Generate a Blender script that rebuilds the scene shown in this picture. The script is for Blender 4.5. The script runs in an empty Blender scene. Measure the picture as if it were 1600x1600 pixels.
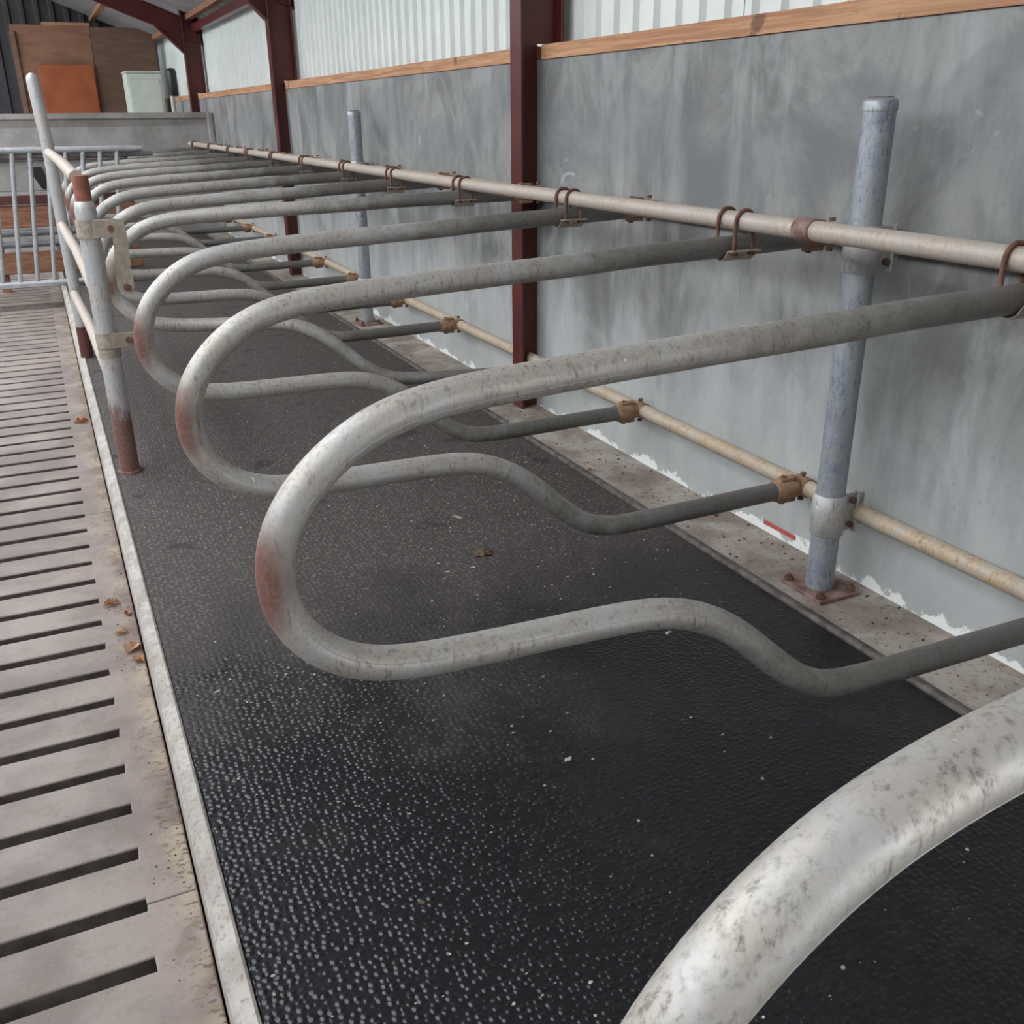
import bpy, bmesh, math, random
from mathutils import Vector, Matrix
from mathutils import noise as mnoise
U = 1.5                      # metres per drawing unit (the eye stands 1.5 m above the stall bed)
R = random.Random(7)
scene = bpy.context.scene
C = scene.collection
PI = math.pi

# ------------------------------------------------------------------ helpers
def V(x, y, z): return Vector((x, y, z))

def box(bm, x0, x1, y0, y1, z0, z1, bev=0.0, seg=1, mat=0):
    r = bmesh.ops.create_cube(bm, size=1.0)
    vs = r['verts']
    for v in vs:
        v.co = Vector((x0 + (v.co.x + .5) * (x1 - x0), y0 + (v.co.y + .5) * (y1 - y0), z0 + (v.co.z + .5) * (z1 - z0)))
    fs = set(f for v in vs for f in v.link_faces)
    for f in fs: f.material_index = mat
    if bev:
        es = list(set(e for v in vs for e in v.link_edges))
        bmesh.ops.bevel(bm, geom=es, offset=bev, segments=seg, affect='EDGES', profile=.5)
    return vs

def tube(bm, pts, r, seg=20, cap=True, smooth=True, dome=False):
    pts = [Vector(p) for p in pts]
    n = len(pts)
    rr = r if isinstance(r, (list, tuple)) else [r] * n
    tans = []
    for i in range(n):
        a = pts[max(i - 1, 0)]; b = pts[min(i + 1, n - 1)]
        tans.append((b - a).normalized())
    t0 = tans[0]
    up = Vector((0, 0, 1)) if abs(t0.z) < .9 else Vector((0, 1, 0))
    nrm = (up - t0 * up.dot(t0)).normalized()
    rings = []
    for i in range(n):
        t = tans[i]
        nrm = (nrm - t * nrm.dot(t)).normalized()
        bi = t.cross(nrm)
        ring = []
        for k in range(seg):
            a = 2 * PI * k / seg
            ring.append(bm.verts.new(pts[i] + (nrm * math.cos(a) + bi * math.sin(a)) * rr[i]))
        rings.append(ring)
    for i in range(n - 1):
        for k in range(seg):
            f = bm.faces.new((rings[i][k], rings[i][(k + 1) % seg], rings[i + 1][(k + 1) % seg], rings[i + 1][k]))
            f.smooth = smooth
    if cap:
        for ring, rev in ((rings[0], True), (rings[-1], False)):
            vs = [bm.verts.new(v.co) for v in ring]
            if rev: vs = vs[::-1]
            bm.faces.new(vs)
    return rings

def cyl(bm, p0, p1, r, seg=16, cap=True, r1=None):
    tube(bm, [p0, p1], [r, r if r1 is None else r1], seg, cap)

def hexnut(bm, p, axis, r, h):
    p = Vector(p); a = Vector(axis).normalized()
    tube(bm, [p - a * h / 2, p + a * h / 2], r, 6, True, False)

def sheet_extrude(bm, prof, axis_from, axis_to, thick, ax='x', smooth=False):
    """prof: open polyline of (a,b) in the plane across the axis, given a thickness by offset."""
    n = len(prof)
    offs = []
    for i in range(n):
        a = Vector(prof[max(i - 1, 0)]); b = Vector(prof[min(i + 1, n - 1)])
        t = (b - a).normalized(); offs.append(Vector((-t.y, t.x)) * thick)
    loop = [Vector(p) for p in prof] + [Vector(prof[i]) + offs[i] for i in range(n - 1, -1, -1)]
    def mk(c, p):
        return Vector((c, p.x, p.y)) if ax == 'x' else (Vector((p.x, c, p.y)) if ax == 'y' else Vector((p.x, p.y, c)))
    A = [bm.verts.new(mk(axis_from, p)) for p in loop]
    B = [bm.verts.new(mk(axis_to, p)) for p in loop]
    m = len(loop)
    for i in range(m):
        f = bm.faces.new((A[i], A[(i + 1) % m], B[(i + 1) % m], B[i])); f.smooth = smooth
    for i in range(n - 1):
        bm.faces.new((A[i], A[m - 1 - i], A[m - 2 - i], A[i + 1]))
        bm.faces.new((B[i], B[i + 1], B[m - 2 - i], B[m - 1 - i]))

def obj(name, bm, mats, parent=None):
    bmesh.ops.recalc_face_normals(bm, faces=bm.faces[:])
    org = Vector((0, 0, 0))
    if parent is not None:
        p = parent
        while p is not None:
            org += p.location; p = p.parent
    for v in bm.verts: v.co = v.co * U - org
    me = bpy.data.meshes.new(name); bm.to_mesh(me); bm.free()
    if not isinstance(mats, (list, tuple)): mats = [mats]
    for m in mats: me.materials.append(m)
    o = bpy.data.objects.new(name, me); C.objects.link(o)
    if parent is not None: o.parent = parent
    return o

def rebase(o, x, y, z):
    """put a top-level mesh object's origin at a point of it"""
    d = Vector((x, y, z)) * U
    o.data.transform(Matrix.Translation(-d)); o.location = d
    return o

def thing(name, label, cat, loc, group=None):
    o = bpy.data.objects.new(name, None); C.objects.link(o)
    o.location = Vector(loc) * U; o.empty_display_size = .1
    o['label'] = label; o['category'] = cat
    if group: o['group'] = group
    return o

def tag(o, label, cat, group=None):
    o['label'] = label; o['category'] = cat
    if group: o['group'] = group
    return o

def struct(o, label=None, cat=None):
    o['kind'] = 'structure'
    if label: o['label'] = label
    if cat: o['category'] = cat
    return o

def B(): return bmesh.new()

# ------------------------------------------------------------------ materials
class NT:
    def __init__(s, name):
        s.m = bpy.data.materials.new(name); s.m.use_nodes = True
        s.t = s.m.node_tree; s.t.nodes.clear()
        s.out = s.n('ShaderNodeOutputMaterial'); s.b = s.n('ShaderNodeBsdfPrincipled')
        s.l(s.b.outputs[0], s.out.inputs[0])
        s.geo = s.n('ShaderNodeNewGeometry')
    def n(s, typ, **kw):
        nd = s.t.nodes.new(typ)
        for k, v in kw.items(): setattr(nd, k, v)
        return nd
    def l(s, a, b): s.t.links.new(a, b)
    def pos(s, scale=(1, 1, 1), src=None):
        mp = s.n('ShaderNodeMapping'); mp.inputs['Scale'].default_value = scale
        s.l(src or s.geo.outputs['Position'], mp.inputs[0]); return mp.outputs[0]
    def obj(s): return s.n('ShaderNodeTexCoord').outputs['Object']
    def noise(s, vec, scale, detail=4, rough=.55, dist=0):
        nd = s.n('ShaderNodeTexNoise'); nd.inputs['Scale'].default_value = scale
        nd.inputs['Detail'].default_value = detail; nd.inputs['Roughness'].default_value = rough
        nd.inputs['Distortion'].default_value = dist
        s.l(vec, nd.inputs['Vector']); return nd.outputs['Fac']
    def ramp(s, fac, a, b, ca=0.0, cb=1.0):
        nd = s.n('ShaderNodeMapRange'); nd.interpolation_type = 'SMOOTHSTEP'
        nd.inputs[1].default_value = a; nd.inputs[2].default_value = b
        nd.inputs[3].default_value = ca; nd.inputs[4].default_value = cb
        s.l(fac, nd.inputs[0]); return nd.outputs[0]
    def math(s, op, a, b=None, clamp=False):
        nd = s.n('ShaderNodeMath', operation=op); nd.use_clamp = clamp
        for i, x in enumerate((a, b)):
            if x is None: continue
            if hasattr(x, 'links'): s.l(x, nd.inputs[i])
            else: nd.inputs[i].default_value = x
        return nd.outputs[0]
    def mix(s, fac, a, b):
        nd = s.n('ShaderNodeMix', data_type='RGBA')
        for sock, x in ((nd.inputs[0], fac), (nd.inputs[6], a), (nd.inputs[7], b)):
            if hasattr(x, 'links'): s.l(x, sock)
            elif isinstance(x, (int, float)): sock.default_value = x
            else: sock.default_value = (*x, 1)
        return nd.outputs[2]
    def sep(s, vec):
        nd = s.n('ShaderNodeSeparateXYZ'); s.l(vec, nd.inputs[0]); return nd.outputs
    def col(s, x):
        if hasattr(x, 'links'): s.l(x, s.b.inputs['Base Color'])
        else: s.b.inputs['Base Color'].default_value = (*x, 1)
    def set(s, **kw):
        for k, v in kw.items():
            k = k.replace('_', ' ')
            if hasattr(v, 'links'): s.l(v, s.b.inputs[k])
            else: s.b.inputs[k].default_value = v
    def bump(s, h, strength=.3, dist=.01, prev=None):
        nd = s.n('ShaderNodeBump'); nd.inputs['Strength'].default_value = strength
        nd.inputs['Distance'].default_value = dist; s.l(h, nd.inputs['Height'])
        if prev is not None: s.l(prev, nd.inputs['Normal'])
        s.l(nd.outputs[0], s.b.inputs['Normal']); return nd.outputs[0]

def mat_galv(name, base=(.40, .41, .42), dust=(.36, .31, .25), dark=(.16, .16, .16), dustlev=.5, metal=.35, rough=.48, rust=None, grime_shade=False, foot=None):
    t = NT(name)
    w = t.pos()
    n1 = t.noise(w, 11, 6, .68); n2 = t.noise(w, 110, 5, .7); n3 = t.noise(t.pos((95, 95, 22)), 1, 5, .7)
    c = t.mix(t.ramp(n1, .38, .66), base, tuple(min(1, b * 1.35) for b in base))
    c = t.mix(t.math('MULTIPLY', t.ramp(n1, 1 - dustlev - .12, 1 - dustlev + .16), .75), c, dust)
    c = t.mix(t.math('MULTIPLY', t.ramp(n2, .5, .74), .38), c, dark)
    c = t.mix(t.math('MULTIPLY', t.math('MULTIPLY', t.ramp(n3, .5, .72), t.ramp(n1, .36, .56)), .85), c, dark)
    n4 = t.noise(w, 30, 2, .5)
    c = t.mix(t.ramp(n4, .75, .78), c, (.75, .75, .72))
    ro = t.ramp(n2, .3, .7, rough - .06, rough + .16)
    me = metal
    if grime_shade:
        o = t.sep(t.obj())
        g = t.ramp(t.math('ADD', o[0], t.math('MULTIPLY', t.math('SUBTRACT', n1, .5), .8)), (.62 - .9) * U, (1.15 - .9) * U)  # darker towards the wall end: grime with light falloff painted in
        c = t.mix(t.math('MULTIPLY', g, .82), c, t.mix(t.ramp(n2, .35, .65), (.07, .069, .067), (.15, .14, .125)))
    if foot:
        z = t.sep(t.geo.outputs['Position'])[2]
        k = t.ramp(t.math('ADD', z, t.math('MULTIPLY', t.math('SUBTRACT', t.noise(t.pos((1, 1, .35)), 24, 4, .65), .5), .34)), foot * U - .05, foot * U + .07, 1, 0)
        c = t.mix(t.math('MULTIPLY', k, .93), c, t.mix(t.ramp(n2, .35, .65), (.085, .035, .028), (.21, .085, .062)))
        me = t.math('MULTIPLY', t.math('SUBTRACT', 1.0, k), metal)
    if rust:
        (cx, cz), (rx, rz) = rust
        o = t.sep(t.obj())
        dx = t.math('DIVIDE', t.math('SUBTRACT', o[0], cx * U), rx * U)
        dz = t.math('DIVIDE', t.math('SUBTRACT', o[2], cz * U), rz * U)
        d = t.math('SQRT', t.math('ADD', t.math('MULTIPLY', dx, dx), t.math('MULTIPLY', dz, dz)))
        d = t.math('ADD', d, t.math('MULTIPLY', t.math('SUBTRACT', t.noise(w, 22, 4, .6), .5), .75))
        k = t.ramp(d, .3, 1.25, 1, 0)
        rc = t.mix(t.ramp(n2, .4, .65), (.12, .038, .027), (.22, .088, .062))
        c = t.mix(t.math('MULTIPLY', k, .92), c, rc)
        me = t.math('MULTIPLY', t.math('SUBTRACT', 1.0, k), metal)
    t.col(c); t.set(Roughness=ro, Metallic=me)
    t.bump(t.math('ADD', n2, t.math('MULTIPLY', n1, .6)), .12, .004)
    return t.m

def mat_plain(name, c0, c1, scale=20, rough=.7, metal=0, bump=.15, stretch=(1, 1, 1)):
    t = NT(name); w = t.pos(stretch)
    n = t.noise(w, scale, 5, .6)
    t.col(t.mix(t.ramp(n, .35, .65), c0, c1)); t.set(Roughness=rough, Metallic=metal)
    if bump: t.bump(n, bump, .004)
    return t.m

def mat_rubber():
    t = NT('rubber'); w = t.pos()
    vo = t.n('ShaderNodeTexVoronoi', feature='SMOOTH_F1'); vo.inputs['Scale'].default_value = 1
    vo.inputs['Smoothness'].default_value = .25; vo.inputs['Randomness'].default_value = .55
    t.l(t.pos((58, 66, 1)), vo.inputs['Vector'])
    peb = t.ramp(vo.outputs['Distance'], .12, .62, 1, 0)
    big = t.noise(w, 1.6, 5, .6, .6); mid = t.noise(t.pos((1, .5, 1)), 5, 5, .6); fine = t.noise(w, 130, 3, .6)
    y = t.sep(t.geo.outputs['Position'])
    # trodden-in dust: the far beds are dustier, the wet bay by the camera is clean
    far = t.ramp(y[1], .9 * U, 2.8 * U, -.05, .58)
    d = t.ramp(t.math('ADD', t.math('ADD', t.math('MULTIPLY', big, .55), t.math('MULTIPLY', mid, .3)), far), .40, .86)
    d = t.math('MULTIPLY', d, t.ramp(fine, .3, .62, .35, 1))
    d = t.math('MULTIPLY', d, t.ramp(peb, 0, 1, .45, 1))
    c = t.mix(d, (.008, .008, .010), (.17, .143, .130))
    spot = t.ramp(t.noise(w, 3.3, 3, .5, .4), .64, .70)
    c = t.mix(t.math('MULTIPLY', spot, .6), c, (.02, .019, .02))
    t.col(c)
    t.set(Roughness=t.ramp(d, 0, .3, .33, .8), Specular_IOR_Level=t.ramp(d, 0, .35, .5, .2))
    t.bump(t.math('MULTIPLY', peb, t.ramp(d, 0, .6, 1, .55)), .55, .006)
    return t.m

def mat_slat():
    t = NT('slat_concrete'); w = t.pos()
    a = t.noise(w, 3, 5, .6, .3); b = t.noise(w, 45, 4, .65); e = t.noise(w, 160, 2, .5)
    c = t.mix(t.ramp(a, .35, .65), (.265, .212, .19), (.18, .144, .129))
    c = t.mix(t.math('MULTIPLY', t.ramp(b, .52, .75), .5), c, (.16, .13, .112))
    c = t.mix(t.math('MULTIPLY', t.ramp(e, .66, .74), .4), c, (.42, .38, .35))
    x = t.sep(t.geo.outputs['Position'])
    band = t.ramp(t.math('ADD', x[0], t.math('MULTIPLY', t.math('SUBTRACT', t.noise(w, 14, 4, .6), .5), .14)), -.03, .055)
    dirt = t.mix(t.ramp(t.noise(w, 5, 3), .4, .62), (.14, .095, .07), (.33, .265, .19))
    c = t.mix(t.math('MULTIPLY', band, t.ramp(t.noise(w, 24, 5, .75), .30, .56)), c, dirt)
    c = t.mix(t.math('MULTIPLY', t.ramp(t.noise(t.pos((1, 2.2, 1)), 6, 6, .7, .6), .52, .70), .45), c, (.17, .125, .098))
    c = t.mix(t.math('MULTIPLY', t.ramp(t.noise(w, 75, 3, .6), .68, .74), .6), c, (.10, .075, .06))
    sp = t.math('MULTIPLY', band, t.ramp(t.noise(t.pos((40, 75, 40)), 1, 3, .6), .555, .63))
    c = t.mix(t.math('MULTIPLY', sp, .85), c, (.09, .055, .042))
    t.col(c); t.set(Roughness=t.ramp(a, .3, .7, .55, .75))
    t.bump(t.math('ADD', b, t.math('MULTIPLY', e, .5)), .25, .003)
    return t.m

def mat_wall():
    t = NT('wall_concrete'); P = t.sep(t.geo.outputs['Position'])
    w = t.pos((1, 1, .7)); st = t.pos((1, 3.2, .8)); w1 = t.pos()
    a = t.noise(w, 2.6, 7, .66, .7); s = t.noise(st, 1.6, 5, .62, .2); f = t.noise(w1, 60, 3, .6); g = t.noise(w1, 4.2, 4, .6, .8)
    c = t.mix(t.ramp(a, .36, .64), (.135, .135, .134), (.295, .292, .285))
    c = t.mix(t.math('MULTIPLY', t.ramp(s, .5, .72), .6), c, (.40, .402, .40))
    c = t.mix(t.math('MULTIPLY', t.ramp(t.noise(st, 2.7, 4, .6), .54, .72), .5), c, (.13, .13, .13))
    # damp tide mark across the upper half, with a ragged upper outline
    line = t.math('ADD', P[2], t.math('MULTIPLY', t.math('SUBTRACT', t.noise(t.pos((1, 1, .2)), 1.7, 3, .5), .5), 1.1))
    tide = t.ramp(line, 1.05 * U - .02, 1.05 * U + .02, 1, 0)
    low = t.ramp(line, .62 * U, .95 * U, 0, 1)
    c = t.mix(t.math('MULTIPLY', t.math('MULTIPLY', tide, low), .42), c, (.17, .175, .18))
    # lime wash on the lower part, also painting in the brighter light there
    lm = t.ramp(t.math('ADD', P[2], t.math('MULTIPLY', t.math('SUBTRACT', t.noise(st, 1.1, 5, .65), .5), 1.3)), .2, .95, 1, 0)
    c = t.mix(t.math('MULTIPLY', lm, .62), c, (.50, .51, .50))
    lm2 = t.ramp(t.math('ADD', P[2], t.math('MULTIPLY', t.math('SUBTRACT', t.noise(w1, 7, 5, .65), .5), .30)), .005, .022, 1, 0)
    c = t.mix(t.math('MULTIPLY', lm2, .9), c, (.82, .83, .80))
    c = t.mix(t.math('MULTIPLY', t.ramp(g, .68, .74), .35), c, (.6, .62, .62))
    c = t.mix(t.math('MULTIPLY', t.ramp(f, .6, .75), .3), c, (.13, .13, .13))
    t.col(c); t.set(Roughness=t.ramp(a, .3, .7, .5, .72))
    t.bump(t.math('ADD', f, t.math('MULTIPLY', a, 2)), .12, .004)
    return t.m

def mat_wood():
    t = NT('timber'); w = t.pos((60, 2.2, 60)); w1 = t.pos()
    a = t.noise(w, 1, 5, .6, .4); k = t.noise(w1, 7, 3, .5)
    c = t.mix(t.ramp(a, .35, .65), (.36, .17, .085), (.53, .29, .16))
    c = t.mix(t.math('MULTIPLY', t.ramp(k, .66, .73), .8), c, (.12, .05, .03))
    t.col(c); t.set(Roughness=.7); t.bump(a, .2, .003)
    return t.m

def mat_strip():
    t = NT('strip_concrete'); w = t.pos()
    a = t.noise(w, 4, 6, .62, .4); b = t.noise(w, 50, 4, .65)
    c = t.mix(t.ramp(a, .36, .62), (.40, .35, .31), (.22, .175, .145))
    c = t.mix(t.math('MULTIPLY', t.ramp(b, .56, .68), .75), c, (.075, .05, .04))
    c = t.mix(t.math('MULTIPLY', t.ramp(t.noise(w, 38, 3, .6), .69, .73), .8), c, (.6, .58, .55))
    t.col(c); t.set(Roughness=.85); t.bump(b, .4, .004)
    return t.m

def mat_kerb():
    t = NT('kerb_concrete'); w = t.pos()
    a = t.noise(w, 8, 6, .6, .3); b = t.noise(t.pos((90, 60, 60)), 1, 4, .65)
    c = t.mix(t.ramp(a, .35, .65), (.44, .405, .37), (.30, .27, .24))
    c = t.mix(t.math('MULTIPLY', t.ramp(b, .52, .66), .6), c, (.17, .13, .105))
    z = t.sep(t.geo.outputs['Position'])[2]
    c = t.mix(t.math('MULTIPLY', t.ramp(t.math('ADD', z, t.math('MULTIPLY', t.noise(w, 25, 3), .06)), -.17, -.10, 1, 0), .85), c, (.13, .07, .055))
    t.col(c); t.set(Roughness=.8); t.bump(t.math('ADD', a, b), .3, .004)
    return t.m

M = dict(
    galv=mat_galv('galvanised', (.46, .465, .475), (.42, .37, .31), dustlev=.5),
    kpost=mat_galv('kerb_post_metal', (.46, .465, .475), (.42, .37, .31), dustlev=.5, foot=.19),
    loop=mat_galv('galvanised_loop', (.46, .455, .445), (.38, .335, .275), (.12, .112, .105), dustlev=.56, grime_shade=True, rust=((-.7355 - .0225, .525), (.040, .095))),
    neck=mat_galv('neck_rail_metal', (.43, .40, .37), (.40, .32, .255), (.28, .2, .15), dustlev=.6, metal=.2, rough=.55),
    rear=mat_galv('rear_rail_metal', (.46, .42, .36), (.43, .29, .16), (.20, .145, .10), dustlev=.56, metal=.15, rough=.55),
    post=mat_galv('post_metal', (.34, .36, .375), (.19, .21, .285), (.10, .11, .14), dustlev=.45, metal=.4, rough=.45),
    rust=mat_plain('rust', (.10, .045, .032), (.20, .10, .07), 40, .8, .1, .3),
    rustred=mat_plain('rust_red', (.22, .075, .05), (.30, .115, .08), 25, .75, .1, .2),
    clampm=mat_plain('dirty_clamp', (.30, .25, .20), (.44, .38, .31), 30, .6, .3, .2),
    tan=mat_plain('tan_rust', (.22, .12, .065), (.36, .23, .14), 35, .75, .1, .3),
    plate=mat_plain('plate_rust', (.16, .085, .07), (.30, .20, .17), 28, .7, .2, .3),
    redsteel=mat_plain('red_oxide_paint', (.075, .011, .010), (.095, .016, .014), 6, .36, 0, .05),
    clad=mat_plain('cladding_sheet', (.66, .70, .67), (.72, .76, .73), 3, .5, 0, 0),
    seam=mat_plain('cladding_lap', (.16, .14, .13), (.25, .23, .21), 20, .7, 0, 0),
    darkclad=mat_plain('dark_sheet', (.03, .026, .03), (.045, .039, .044), 3, .6, 0, 0),
    roof=mat_plain('roof_sheet', (.16, .15, .15), (.20, .185, .185), 3, .8, 0, 0),
    ply=mat_plain('plywood', (.20, .092, .055), (.25, .125, .078), 3, .65, 0, .05, (1, 1, 4)),
    ply2=mat_plain('plywood_grey', (.125, .07, .045), (.16, .093, .06), 3, .7, 0, .05, (1, 1, 4)),
    orange=mat_plain('orange_board', (.27, .062, .018), (.33, .088, .024), 3, .55, 0, .03),
    white=mat_plain('white_box_paint', (.55, .60, .54), (.62, .66, .6), 5, .5, 0, 0),
    black=mat_plain('black_plastic', (.012, .012, .012), (.02, .02, .02), 10, .4, 0, 0),
    slatside=mat_plain('slurry_stained_side', (.055, .042, .034), (.10, .08, .068), 20, .6, 0, .2),
    pit=mat_plain('pit_slurry', (.02, .014, .011), (.03, .022, .017), 4, .5, 0, 0),
    gateg=mat_galv('gate_metal', (.40, .41, .425), (.38, .35, .32), dustlev=.4, metal=.35, rough=.5),
    crosswall=mat_plain('cross_wall_concrete', (.25, .235, .22), (.36, .34, .325), 3, .7, 0, .1),
    dullsteel=mat_plain('dull_steel', (.14, .145, .155), (.22, .22, .23), 5, .55, .2, 0),
    rough_timber=mat_plain('stained_timber', (.21, .09, .05), (.33, .16, .095), 6, .75, 0, .1, (1, 1, 8)),
    darkred=mat_plain('dark_red_timber', (.07, .022, .018), (.11, .035, .03), 6, .7, 0, 0),
    leaf=mat_plain('dead_leaf', (.36, .14, .06), (.55, .30, .17), 60, .7, 0, .2),
    leafp=mat_plain('pale_leaf', (.55, .36, .24), (.65, .46, .32), 60, .7, 0, .2),
    chip=mat_plain('pale_crumb', (.26, .235, .21), (.46, .43, .39), 60, .8, 0, 0),
    crumb=mat_plain('dark_crumb', (.05, .033, .025), (.12, .08, .06), 60, .9, 0, 0),
    dung=mat_plain('dung', (.06, .038, .02), (.16, .11, .065), 90, .9, 0, .4),
    redpaint=mat_plain('red_paint', (.38, .06, .045), (.45, .1, .08), 40, .7, 0, 0),
    ground=mat_plain('yard_concrete', (.36, .33, .30), (.44, .41, .38), 2, .85, 0, 0),
    rubber=mat_rubber(), slat=mat_slat(), wall=mat_wall(), wood=mat_wood(), strip=mat_strip(), kerb=mat_kerb(),
    matedge=mat_plain('mat_edge', (.06, .05, .045), (.15, .125, .11), 25, .6, 0, .2),
)

# ------------------------------------------------------------------ the stall bed and floor
YN, YF = -1.4, 6.95
XK0, XK1 = .044, .073          # kerb
ZS = -.12                      # top of the slats

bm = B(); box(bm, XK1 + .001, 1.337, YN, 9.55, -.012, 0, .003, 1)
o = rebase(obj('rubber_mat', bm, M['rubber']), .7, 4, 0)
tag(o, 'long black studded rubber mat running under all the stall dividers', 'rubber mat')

bm = B(); box(bm, XK1, 1.75, YN, 14.5, -.4, -.012)
box(bm, 1.362, 1.75, YN, 9.55, -.012, -.0005)
struct(obj('floor', bm, M['strip']), 'dusty bare concrete strip between the mat and the wall', 'floor')

bm = B()
prof = [(1.336, -.011), (1.337, .006), (1.341, .009), (1.357, .007), (1.364, .0005)]
n = 60
rows = []
for i in range(n + 1):
    y = YN + (9.55 - YN) * i / n
    rows.append([bm.verts.new((px, y, pz)) for px, pz in prof])
for i in range(n):
    for k in range(len(prof) - 1):
        f = bm.faces.new((rows[i][k], rows[i][k + 1], rows[i + 1][k + 1], rows[i + 1][k])); f.smooth = True
    bm.faces.new((rows[i][-1], rows[i][0], rows[i + 1][0], rows[i + 1][-1]))
bm.faces.new(rows[0]); bm.faces.new(rows[-1])
o = rebase(obj('mat_edge_strip', bm, M['matedge']), 1.35, 4, 0)
tag(o, 'narrow dark rubber strip along the wall-side edge of the black mat', 'edge strip')

# kerb
bm = B()
n = 90
rows = []
for i in range(n + 1):
    y = YN + (9.5 - YN) * i / n
    j = lambda a: (mnoise.noise(Vector((y * 3.1, a * 7.3, 1.7)))) * .0022
    rows.append([bm.verts.new(p) for p in ((XK0, y, -.30), (XK0 + j(1), y, -.016), (XK0 + .007 + j(2), y, -.002 + j(3) * .5), (XK1 - .004, y, .004), (XK1, y, .001), (XK1, y, -.30))])
for i in range(n):
    for k in range(6):
        bm.faces.new((rows[i][k], rows[i][(k + 1) % 6], rows[i + 1][(k + 1) % 6], rows[i + 1][k]))
bm.faces.new(rows[0]); bm.faces.new(rows[-1])
struct(obj('trim_1', bm, M['kerb']), 'pale concrete kerb between the slatted floor and the black mat', 'kerb')

# slatted passage floor: cast panels of 14 bars with real slots over a pit
bm = B()
PITCH = .1239; Y0S = 1.144; GAP = .0275
XE = -.035
def slat_panel(y0, nbar, yoff=0.0):
    pb = B()
    ys = [y0 + .0008]
    for k in range(nbar):
        ys += [y0 + k * PITCH + GAP / 2, y0 + (k + 1) * PITCH - GAP / 2]
    ys.append(y0 + nbar * PITCH - .0008)
    xs = [-1.35, -1.15, XE, XK0 - .003]
    grid = {}
    def gv(i, j):
        if (i, j) not in grid:
            jx = R.uniform(-.0014, .0014) if i == 2 else 0
            jy = R.uniform(-.0010, .0010) if 0 < j < len(ys) - 1 else 0
            grid[(i, j)] = pb.verts.new((xs[i] + jx, ys[j] + jy, ZS))
        return grid[(i, j)]
    for j in range(len(ys) - 1):
        for i in range(3):
            if i == 1 and j % 2 == 0: continue
            pb.faces.new((gv(i, j), gv(i + 1, j), gv(i + 1, j + 1), gv(i, j + 1)))
    top = pb.faces[:]
    edge = [e for e in pb.edges if len(e.link_faces) == 1]
    r = bmesh.ops.extrude_edge_only(pb, edges=edge)
    for v in r['geom']:
        if isinstance(v, bmesh.types.BMVert): v.co.z -= .085
    for f in pb.faces:
        if f not in top: f.material_index = 1
    es = [e for e in pb.edges if all(abs(v.co.z - ZS) < 1e-6 for v in e.verts) and len(e.link_faces) == 2 and abs(e.link_faces[0].normal.z - e.link_faces[1].normal.z) > .5]
    for f in pb.faces: f.normal_update()
    es = [e for e in pb.edges if all(abs(v.co.z - ZS) < 1e-6 for v in e.verts) and sum(1 for f in e.link_faces if f.material_index == 1) == 1 and len(e.link_faces) == 2]
    bmesh.ops.bevel(pb, geom=es, offset=.0032, segments=2, affect='EDGES', profile=.5)
    me = bpy.data.meshes.new('tmp'); pb.to_mesh(me); pb.free()
    bm.from_mesh(me); bpy.data.meshes.remove(me)
for q in range(-2, 3):
    slat_panel(Y0S + PITCH * (1 + 14 * q), 14)
slat_panel(Y0S + PITCH * 43, 3)
slat_panel(7.06, 14)
box(bm, -4.2, -1.36, YN, 9.5, ZS - .085, ZS)
box(bm, -1.36, XK0 - .003, 8.80, 9.5, ZS - .085, ZS)
struct(obj('floor', bm, [M['slat'], M['slatside']]), 'slatted concrete passage floor with narrow dark slots', 'slatted floor')
bm = B(); box(bm, -1.5, XK0, YN, 9.5, -.95, -.9)
struct(obj('floor', bm, M['pit']), 'dark slurry pit under the slats', 'pit')
bm = B(); box(bm, -40, -4.2, -30, 60, ZS - .1, ZS - .02); box(bm, -4.2, 1.9, -5, YN, ZS - .1, ZS - .02)
struct(obj('floor', bm, M['ground']), 'yard outside the added side wall of the barn', 'yard')

# ------------------------------------------------------------------ long side wall
XW = 1.553
COLS = [3.09, 6.68, 10.29]
bm = B()
box(bm, XW, 1.70, YN, 14.5, -.05, 1.162)
wr = struct(obj('wall_right', bm, M['wall']), 'grey stained concrete wall behind the stalls', 'wall')
# upper cladding: one profiled sheet after another, lapped
def cladding(cuts, x, z0, z1, parent):
    for y, ye in zip(cuts[:-1], cuts[1:]):
        bm = B(); prof = []
        n = max(1, round((ye - y) / .109)); p = (ye - y) / n
        for k in range(n):
            yy = y + k * p
            prof += [(x, yy), (x, yy + p * .56), (x - .017, yy + p * .64), (x - .017, yy + p * .88), (x, yy + p * .97)]
        prof.append((x, ye))
        sheet_extrude(bm, prof, z0, z1, -.002, 'z')
        obj('cladding_sheet', bm, M['clad'], parent)
        bm = B(); box(bm, x - .007, x - .001, ye - .006, ye + .004, z0, z1)
        obj('lap_joint', bm, M['seam'], parent)
up = bpy.data.objects.new('wall_right', None); C.objects.link(up)
up.location = V(1.66, 6, 1.2) * U
struct(up, 'pale ribbed metal cladding above the concrete wall', 'wall')
cladding([YN, -.45, .42, 1.29, 2.16, 3.03, 3.90, 4.77, 5.60, 6.56, 7.43, 8.32, 9.17, 10.22, 11.1, 12.0, 12.9, 13.7], 1.668, 1.162, 2.02, up)

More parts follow.
